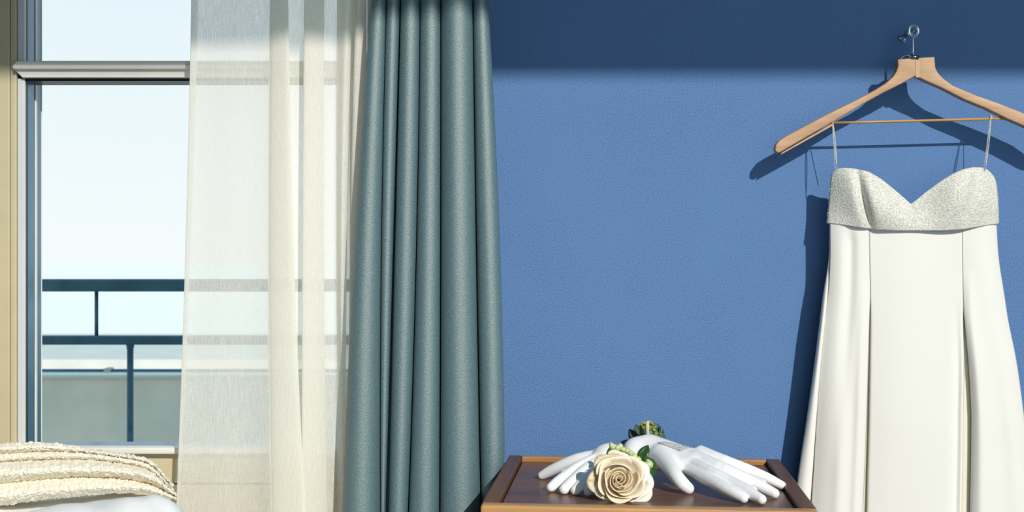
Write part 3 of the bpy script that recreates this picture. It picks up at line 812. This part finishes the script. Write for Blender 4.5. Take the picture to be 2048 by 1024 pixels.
v, f = tube([(*hp(1655, 246.5),), ] and [(hp(1655, 246)[0], HY, hp(1655, 246)[1]), (hp(1740, 244)[0], HY, hp(1740, 244)[1]), (hp(2008, 237)[0], HY, hp(2008, 237)[1])], .0022, 12)
mesh_obj('crossbar', v, f, M['oak_rod'], hg)
# wire hook, collar
pts = [P(1826, 116, HY), P(1826, 95, HY), P(1826, 80, HY), P(1826, 74, HY)]
hk = mesh_obj('wire_hook', *tube(pts, [.0021, .0020, .0011, .0010], 12), M['chrome'], hg)
th = np.linspace(-math.pi / 2, math.pi * 0.9, 22)
cpt = P(1826, 72.5, HY)
lp = [cpt + np.array([0.0, math.cos(a) * .0052 , .0052 + math.sin(a) * .0052]) for a in th]
mesh_obj('hook_loop', *tube(lp, .0010, 8), M['chrome'], hk)
v, f = tube([P(1826, 118.5, HY), P(1826, 114.5, HY), P(1826, 111.5, HY), P(1826, 110.5, HY)], [.0120, .0125, .0095, .003], 24)
mesh_obj('collar', v, f, M['dark_chrome'], hg)
v, f = tube(catmull([P(1800, 120, HY - .004), P(1806, 113, HY - .006), P(1813, 110.5, HY - .008), P(1822, 113, HY - .010)], 16), .0010, 8); mesh_obj('safety_wire', v, f, M['chrome'], hg)

# ------------------------------------------------------------------ wedding dress
DY = 2.127
wd = thing('wedding_dress', tuple(P(1825, 700, DY)), 'ivory satin wedding dress with a beaded sweetheart bodice hanging on the wooden hanger', 'dress')
rowsK = np.array([445, 520, 600, 640, 720, 850, 950, 1024, 1200, 1560])
LK = np.array([1659, 1657, 1645, 1640, 1630, 1612, 1597, 1588, 1584, 1582])
L2 = np.array([1660, 1660, 1655, 1650, 1642, 1633, 1627, 1622, 1612, 1606])
S1 = np.array([1738, 1739, 1740, 1739.5, 1738.5, 1736.5, 1734, 1732, 1728, 1722])
S2 = np.array([1924, 1924.5, 1926, 1927, 1931, 1932, 1931, 1930, 1930, 1930])
RK = np.array([1993, 1998, 2010, 2016, 2032, 2050, 2062, 2071, 2090, 2110])
def itp(K, r):
    # smooth interpolation through the keys
    xs = rowsK.astype(float); m = np.gradient(K.astype(float), xs)
    r = np.clip(r, xs[0], xs[-1]); i = np.clip(np.searchsorted(xs, r) - 1, 0, len(xs) - 2)
    h = xs[i + 1] - xs[i]; t = (r - xs[i]) / h
    return ((2 * t ** 3 - 3 * t ** 2 + 1) * K[i] + (t ** 3 - 2 * t ** 2 + t) * h * m[i] + (-2 * t ** 3 + 3 * t ** 2) * K[i + 1] + (t ** 3 - t ** 2) * h * m[i + 1])
rows = np.concatenate([np.linspace(444, 1024, 100), np.linspace(1045, 1560, 40)])
def top_row(px): return np.interp(px, [1656, 1690, 1738, 1800, 1880, 1925, 1960, 1995], [447, 450.5, 457.5, 460.5, 461, 458.5, 452.5, 447.5])
def skirt_panel(name, fa, fb, depth, mat, nu=48, top=True):
    V = np.zeros((nu, len(rows), 3))
    for j, r in enumerate(rows):
        a, b = fa(r), fb(r)
        u = np.linspace(0, 1, nu); px = a + (b - a) * u
        rr = np.full(nu, r)
        if top: rr = r + (top_row(px) - 446.0) * max(0.0, 1 - (r - 444) / 120.0) - 3
        y = DY + depth(u, r)
        V[:, j, 0] = (px - 1024) / F * y; V[:, j, 1] = y; V[:, j, 2] = EYE - (rr - 512) / F * DY
    o = mesh_obj(name, V.reshape(-1, 3), grid_faces(nu, len(rows)), mat, wd)
    solidify(o, 0.0012, 1.0)
    return o
def open1(r): return np.clip((r - 605) / 420.0, 0, 1.6)
def open2(r): return np.clip((r - 630) / 200.0, 0, 1.0)
sat = lambda x: np.clip(x, 0, 1)
amp = lambda r: 0.0012 + 0.0078 * sat((r - 470) / 380.0)
# left panel: folds back at its left edge, rolls under at the slit
skirt_panel('skirt_panel', lambda r: itp(L2, r), lambda r: itp(S1, r) - 5.5 * open1(r),
            lambda u, r: -amp(r) * np.sin(np.pi * u) ** 0.9 + 0.010 * (1 - u) ** 4 + (0.006 - 0.010 * sat((r - 640) / 300)) * np.exp(-((u - .52) / .14) ** 2) * sat((r - 440) / 40)
            - 0.006 * sat((r - 560) / 250) * np.exp(-((u - .85) / .10) ** 2) + 0.003 * sat((r - 600) / 60) * np.clip((u - .955) / .045, 0, 1) ** 2, M['satin'])
# centre panel
skirt_panel('skirt_panel', lambda r: itp(S1, r) + 0.6, lambda r: itp(S2, r) - 5.0 * open2(r) - 1.0 * sat((r - 900) / 200),
            lambda u, r: -amp(r) * np.sin(np.pi * u) ** 0.8 + 0.0012 * np.sin(7 * u + r / 240.0) + 0.006 * sat((r - 600) / 80) * np.clip((u - .975) / .025, 0, 1) ** 2
            + 0.004 * sat((r - 600) / 60) * np.clip((.02 - u) / .02, 0, 1) ** 2 + 0.008 * sat((r - 600) / 200) * np.exp(-((u - .93) / .04) ** 2), M['satin'], 64)
# right panel
skirt_panel('skirt_panel', lambda r: itp(S2, r) + 0.6 + 10.0 * open2(r) * sat(1.15 - (r - 700) / 1400.0), lambda r: itp(RK, r),
            lambda u, r: -amp(r) * np.sin(np.pi * u) ** 0.8 + 0.016 * u ** 5 - 0.010 * sat((r - 540) / 200) * np.exp(-((u - .16) / .14) ** 2)
            + 0.005 * np.exp(-((u - .55) / .16) ** 2) * sat((r - 600) / 300) + 0.006 * sat((r - 600) / 60) * np.clip((.03 - u) / .03, 0, 1) ** 2, M['satin'])
# side fold behind the left panel
skirt_panel('side_fold', lambda r: itp(LK, r), lambda r: itp(L2, r) + 3.5, lambda u, r: 0.016 - 0.010 * np.sin(np.pi * u) ** 0.8 * sat((r - 500) / 150) + 0.010 * np.clip((u - .8) / .2, 0, 1), M['satin'], 16)
# lining / back of the dress
skirt_panel('lining', lambda r: itp(LK, r) + 2.5, lambda r: itp(RK, r) - 2.5, lambda u, r: 0.0062 + 0.030 * np.abs(2 * u - 1) ** 6, M['lining'], 40)

# bodice
TX = [1664, 1668, 1676, 1688, 1702, 1720, 1737, 1760, 1790, 1812, 1821, 1832, 1850, 1880, 1908, 1925, 1945, 1962, 1974, 1984, 1990]
TR = [352, 343, 338, 336.5, 337.5, 340, 345.5, 359, 383, 401, 408.5, 400, 385.5, 364.5, 347.5, 340, 335.5, 335.5, 341, 352, 366]
def bodice_pt(u, v):
    bx = 1655.5 + (1995 - 1655.5) * u; tx = 1664 + (1990 - 1664) * u
    px = bx + (tx - bx) * v + (1.5 * math.sin(math.pi * v) * (1 if u > .98 else 0))
    r0 = top_row(bx) ; r1 = np.interp(tx, TX, TR)
    row = r0 + (r1 - r0) * v
    y = DY - 0.003
    for c, s in ((.24, .15), (.77, .16)):
        y -= 0.020 * math.exp(-((u - c) / s) ** 2) * math.sin(math.pi * min(1, .08 + .84 * v)) ** .8
    y += 0.018 * (abs(2 * u - 1)) ** 6
    l = .155 + .095 * (1 - v)                                           # soft diagonal dent in the left cup
    y += 0.016 * math.exp(-((u - l) / .032) ** 2) * math.sin(math.pi * min(1, .12 + .80 * v))
    l = .90 - .10 * (1 - v)
    y += 0.006 * math.exp(-((u - l) / .035) ** 2) * math.sin(math.pi * v)
    y += 0.003 * math.sin(9 * u + 4 * v)
    return P(px, row, y)
nu, nv = 110, 40
V = [bodice_pt(i / (nu - 1), j / (nv - 1)) for i in range(nu) for j in range(nv)]
bo = mesh_obj('bodice', V, grid_faces(nu, nv), M['bodice'], wd); solidify(bo, 0.003, 1.0); bo['label'] = 'silvery beaded sweetheart bodice'
lst = []; octv = np.array([[1, 0, 0], [-1, 0, 0], [0, 1, 0], [0, -1, 0], [0, 0, 1], [0, 0, -1]], float)
octf = [(0, 2, 4), (2, 1, 4), (1, 3, 4), (3, 0, 4), (2, 0, 5), (1, 2, 5), (3, 1, 5), (0, 3, 5)]
r3 = np.random.default_rng(11)
for i in range(178):
    for j in range(62):
        u = (i + r3.uniform(0.0, 1)) / 178; v = (j + r3.uniform(0.0, 1)) / 62
        h_ = top_row(1655 + 340 * u) - np.interp(1664 + 326 * u, TX, TR)
        if r3.uniform() > h_ / 118.0: continue
        p = bodice_pt(u, v) + np.array([0, -0.0004, 0])
        lst.append((p + octv * r3.uniform(.00055, .00105), octf))
for s in (0, 1):                                                         # beaded side edges stand a little proud
    for q in range(150):
        p = bodice_pt(float(s), r3.uniform(0, 1)) + r3.normal(0, .0007, 3) + np.array([(-1, 1)[s] * .0009, -0.001, 0])
        lst.append((p + octv * r3.uniform(.0008, .0013), octf))
v, f = join_parts(lst)
tag(mesh_obj('beading', v, f, M['bead'], wd, smooth=False), kind='stuff')
for (top_, bot_, sgn) in (((1665.5, 246), (1674, 338), 1), ((1981.5, 236), (1971, 340), -1)):
    lst = []
    for dx in (-1.6, 1.6):
        n = 46
        for i in range(n):
            t = i / (n - 1); px = top_[0] + (bot_[0] - top_[0]) * t + dx * math.sin(math.pi * min(1, t + .1)); row = top_[1] + (bot_[1] - top_[1]) * t
            lst.append((P(px, row, HY - .004 + (DY - .006 - HY + .004) * t) + octv * .00125, octf))
    # the beads go over the bar and down the back
    for i in range(16):
        a = math.pi * i / 15
        lst.append((P(top_[0], top_[1], HY) + np.array([0, -math.cos(a) * .0042, math.sin(a) * .0042]) + octv * .0015, octf))
    for i in range(40):
        t = i / 39; lst.append((P(top_[0] + (bot_[0] - 4 - top_[0]) * t, top_[1] + (bot_[1] - top_[1]) * t, HY + .005 + .016 * t) + octv * .0012, octf))
    v, f = join_parts(lst)
    so_ = mesh_obj('strap', v, f, M['bead'], wd, smooth=False); so_['label'] = 'thin strap of silver beads'
# back of the bodice, closing the dress
V = []
for i in range(40):
    u = i / 39
    for j in range(10):
        t = j / 9
        px = 1660 + (1990 - 1660) * u
        V.append(P(px, 447 + (418 - 447) * t, DY + .030 + .004 * math.cos(6 * u) - .012 * abs(2 * u - 1) ** 4))
solidify(mesh_obj('bodice_back', V, grid_faces(40, 10), M['bodice'], wd), .002)

# ------------------------------------------------------------------ bed, sheet and folded terry throw
bed = thing('bed', (-1.25, 1.1, 0.0), 'bed with rumpled white sheet under the folded cream throw', 'bed')
nx, ny = 150, 150
us = np.linspace(0, 1, nx); ys = np.linspace(0.35, 2.02, ny)
U_, Y = np.meshgrid(us, ys, indexing='ij')
ss = lambda x: np.clip(x, 0, 1) ** 2 * (3 - 2 * np.clip(x, 0, 1))
XE = -0.420 - 0.10 * ss((Y - 1.66) / .22) - 0.10 * ss((Y - 1.78) / .24)
X = -2.2 + (XE + 2.2) * U_ ** 0.7
Zs = 0.628 + 0.020 * ss((X + .70) / .2) + 0.004 * vnoise(X * 2.2, Y * 2.2, 3)
edge = XE - X
cr = 1.59 + 0.02 * np.sin(X * 9)                                          # a puffed ridge of the duvet in front of the throw
hgt = np.interp(X, [-2.2, -1.1, -0.80, -0.66, -0.60, -0.536, -0.47, -0.435], [0.010, 0.012, 0.014, 0.022, 0.031, 0.034, 0.044, 0.038])
Zs += hgt * np.exp(-((Y - cr) / np.where(Y > cr, 0.050, 0.075)) ** 2)
Zs -= 0.007 * (1 - np.abs(np.sin(17 * X + 36 * Y + 2.2 * np.sin(16 * X + 9 * Y))) ** 0.6) * np.exp(-((Y - cr + .04) / .07) ** 2) * np.clip((X + .75) / .2, 0, 1)
Zs += 0.004 * np.sin(14 * X + 30 * Y) * np.exp(-((Y - cr + .05) / .12) ** 2) + 0.0025 * vnoise(X * 9, Y * 9, 5)
Zs -= 0.05 * np.exp(-edge / 0.012)
top = np.stack([X, Y, Zs], -1)
sk = []                                                                  # side drop
for q in np.linspace(0, 1, 10)[1:]:
    l = top[-1].copy(); l[:, 0] += 0.006 * math.sin(2.5 * q) + 0.004 * np.sin(ys * 40) * q; l[:, 2] -= q * 0.33; sk.append(l)
V = np.concatenate([top, np.array(sk)], 0)
sh = mesh_obj('sheet', V.reshape(-1, 3), grid_faces(V.shape[0], ny), M['sheet'], bed); solidify(sh, .004, -1)
box('mattress', (-2.2, 0.35, 0.30), (-0.49, 2.02, 0.560), M['sheet'], bed, 0.04, seg=4)
box('bed_base', (-2.2, 0.36, 0.12), (-0.50, 2.01, 0.298), M['walnut_rail'], bed, 0.01)
for x in (-2.1, -0.58):
    for y in (0.45, 1.92):
        v, f = tube([(x, y, 0.121), (x, y, 0.0)], [0.03, 0.022], 14); mesh_obj('leg', v, f, M['walnut_rail'], bed)

KX = [-420, -150, 0, 60, 110, 180, 240, 290, 318, 336, 345]
KB = [[905, 893, 888, 884.5, 886, 898, 907, 913, 929, 952, 985],
      [925, 915, 909, 905, 903, 906, 914, 922, 940, 966, 992],
      [940, 930, 925, 921, 919, 920, 926, 935, 952, 974, 995],
      [985, 976, 968, 962, 957, 955, 958, 966, 976, 988, 998],
      [1040, 1024, 1013, 1004, 998, 991, 987, 986, 991, 997, 1001]]
YV = [1.802, 1.796, 1.790, 1.782, 1.776]
nc, per = 460, 30
pxs = np.linspace(-420, 344, nc)
prof = np.zeros((nc, 4 * per + 70, 3))
for i, px in enumerate(pxs):
    b = [np.interp(px + 0 * px, KX, KB[k]) for k in range(5)]
    # light smoothing of the key tables
    b = [np.mean([np.interp(px + d, KX, KB[k]) for d in (-24, -12, 0, 12, 24)]) for k in range(5)]
    z = [EYE - (b[k] - 512) / F * YV[k] for k in range(5)]
    line = []
    n = 0
    for k in range(4, 0, -1):
        for q in range(per):
            s = q / per; bul = (0.015, 0.013, 0.027, 0.024)[k - 1] * math.sin(math.pi * s ** 1.5) ** 0.7 - 0.005
            y = YV[k] + (YV[k - 1] - YV[k]) * s ** 1.2 - bul
            line.append((y, z[k] + (z[k - 1] - z[k]) * s))
    yb = np.linspace(YV[0], 1.90, 36)
    for q, y in enumerate(yb): line.append((y, z[0] - 0.020 * q / 35))
    zl = line[-1][1]
    for q in range(1, 17): line.append((1.902, zl + (z[4] - zl) * q / 17))
    for q in range(18): line.append((1.90 + (YV[4] - 1.90) * q / 18, z[4]))
    x0 = (px - 1024) / F
    for jn, (y, zz) in enumerate(line):
        prof[i, jn] = (x0 * (1.80 + (y - 1.80) * 1.7), y, zz)
# terry nap: small lumps standing off the surface
du = np.gradient(prof, axis=0); dv = np.gradient(prof, axis=1); N = np.cross(du, dv); N /= np.linalg.norm(N, axis=-1)[..., None] + 1e-9
nz = rng.normal(0, 1, prof.shape[:2]); nz = (nz + np.roll(nz, 1, 0) + np.roll(nz, 1, 1) + np.roll(nz, (1, 1), (0, 1))) / 2.0
lump = vnoise(prof[..., 0] * 45, prof[..., 2] * 90 + prof[..., 1] * 60, 9)
prof += N * (0.0009 * nz + 0.0008 * lump)[..., None]
np_ = prof.shape[1]
faces = [(i * np_ + j, (i + 1) * np_ + j, (i + 1) * np_ + (j + 1) % np_, i * np_ + (j + 1) % np_) for i in range(nc - 1) for j in range(np_)]
faces += [tuple(range(np_)), tuple((nc - 1) * np_ + j for j in reversed(range(np_)))]
th_ = mesh_obj('throw_blanket', prof.reshape(-1, 3), faces, M['towel'])
tag(th_, 'folded cream terry throw lying on the bed below the window', 'blanket')
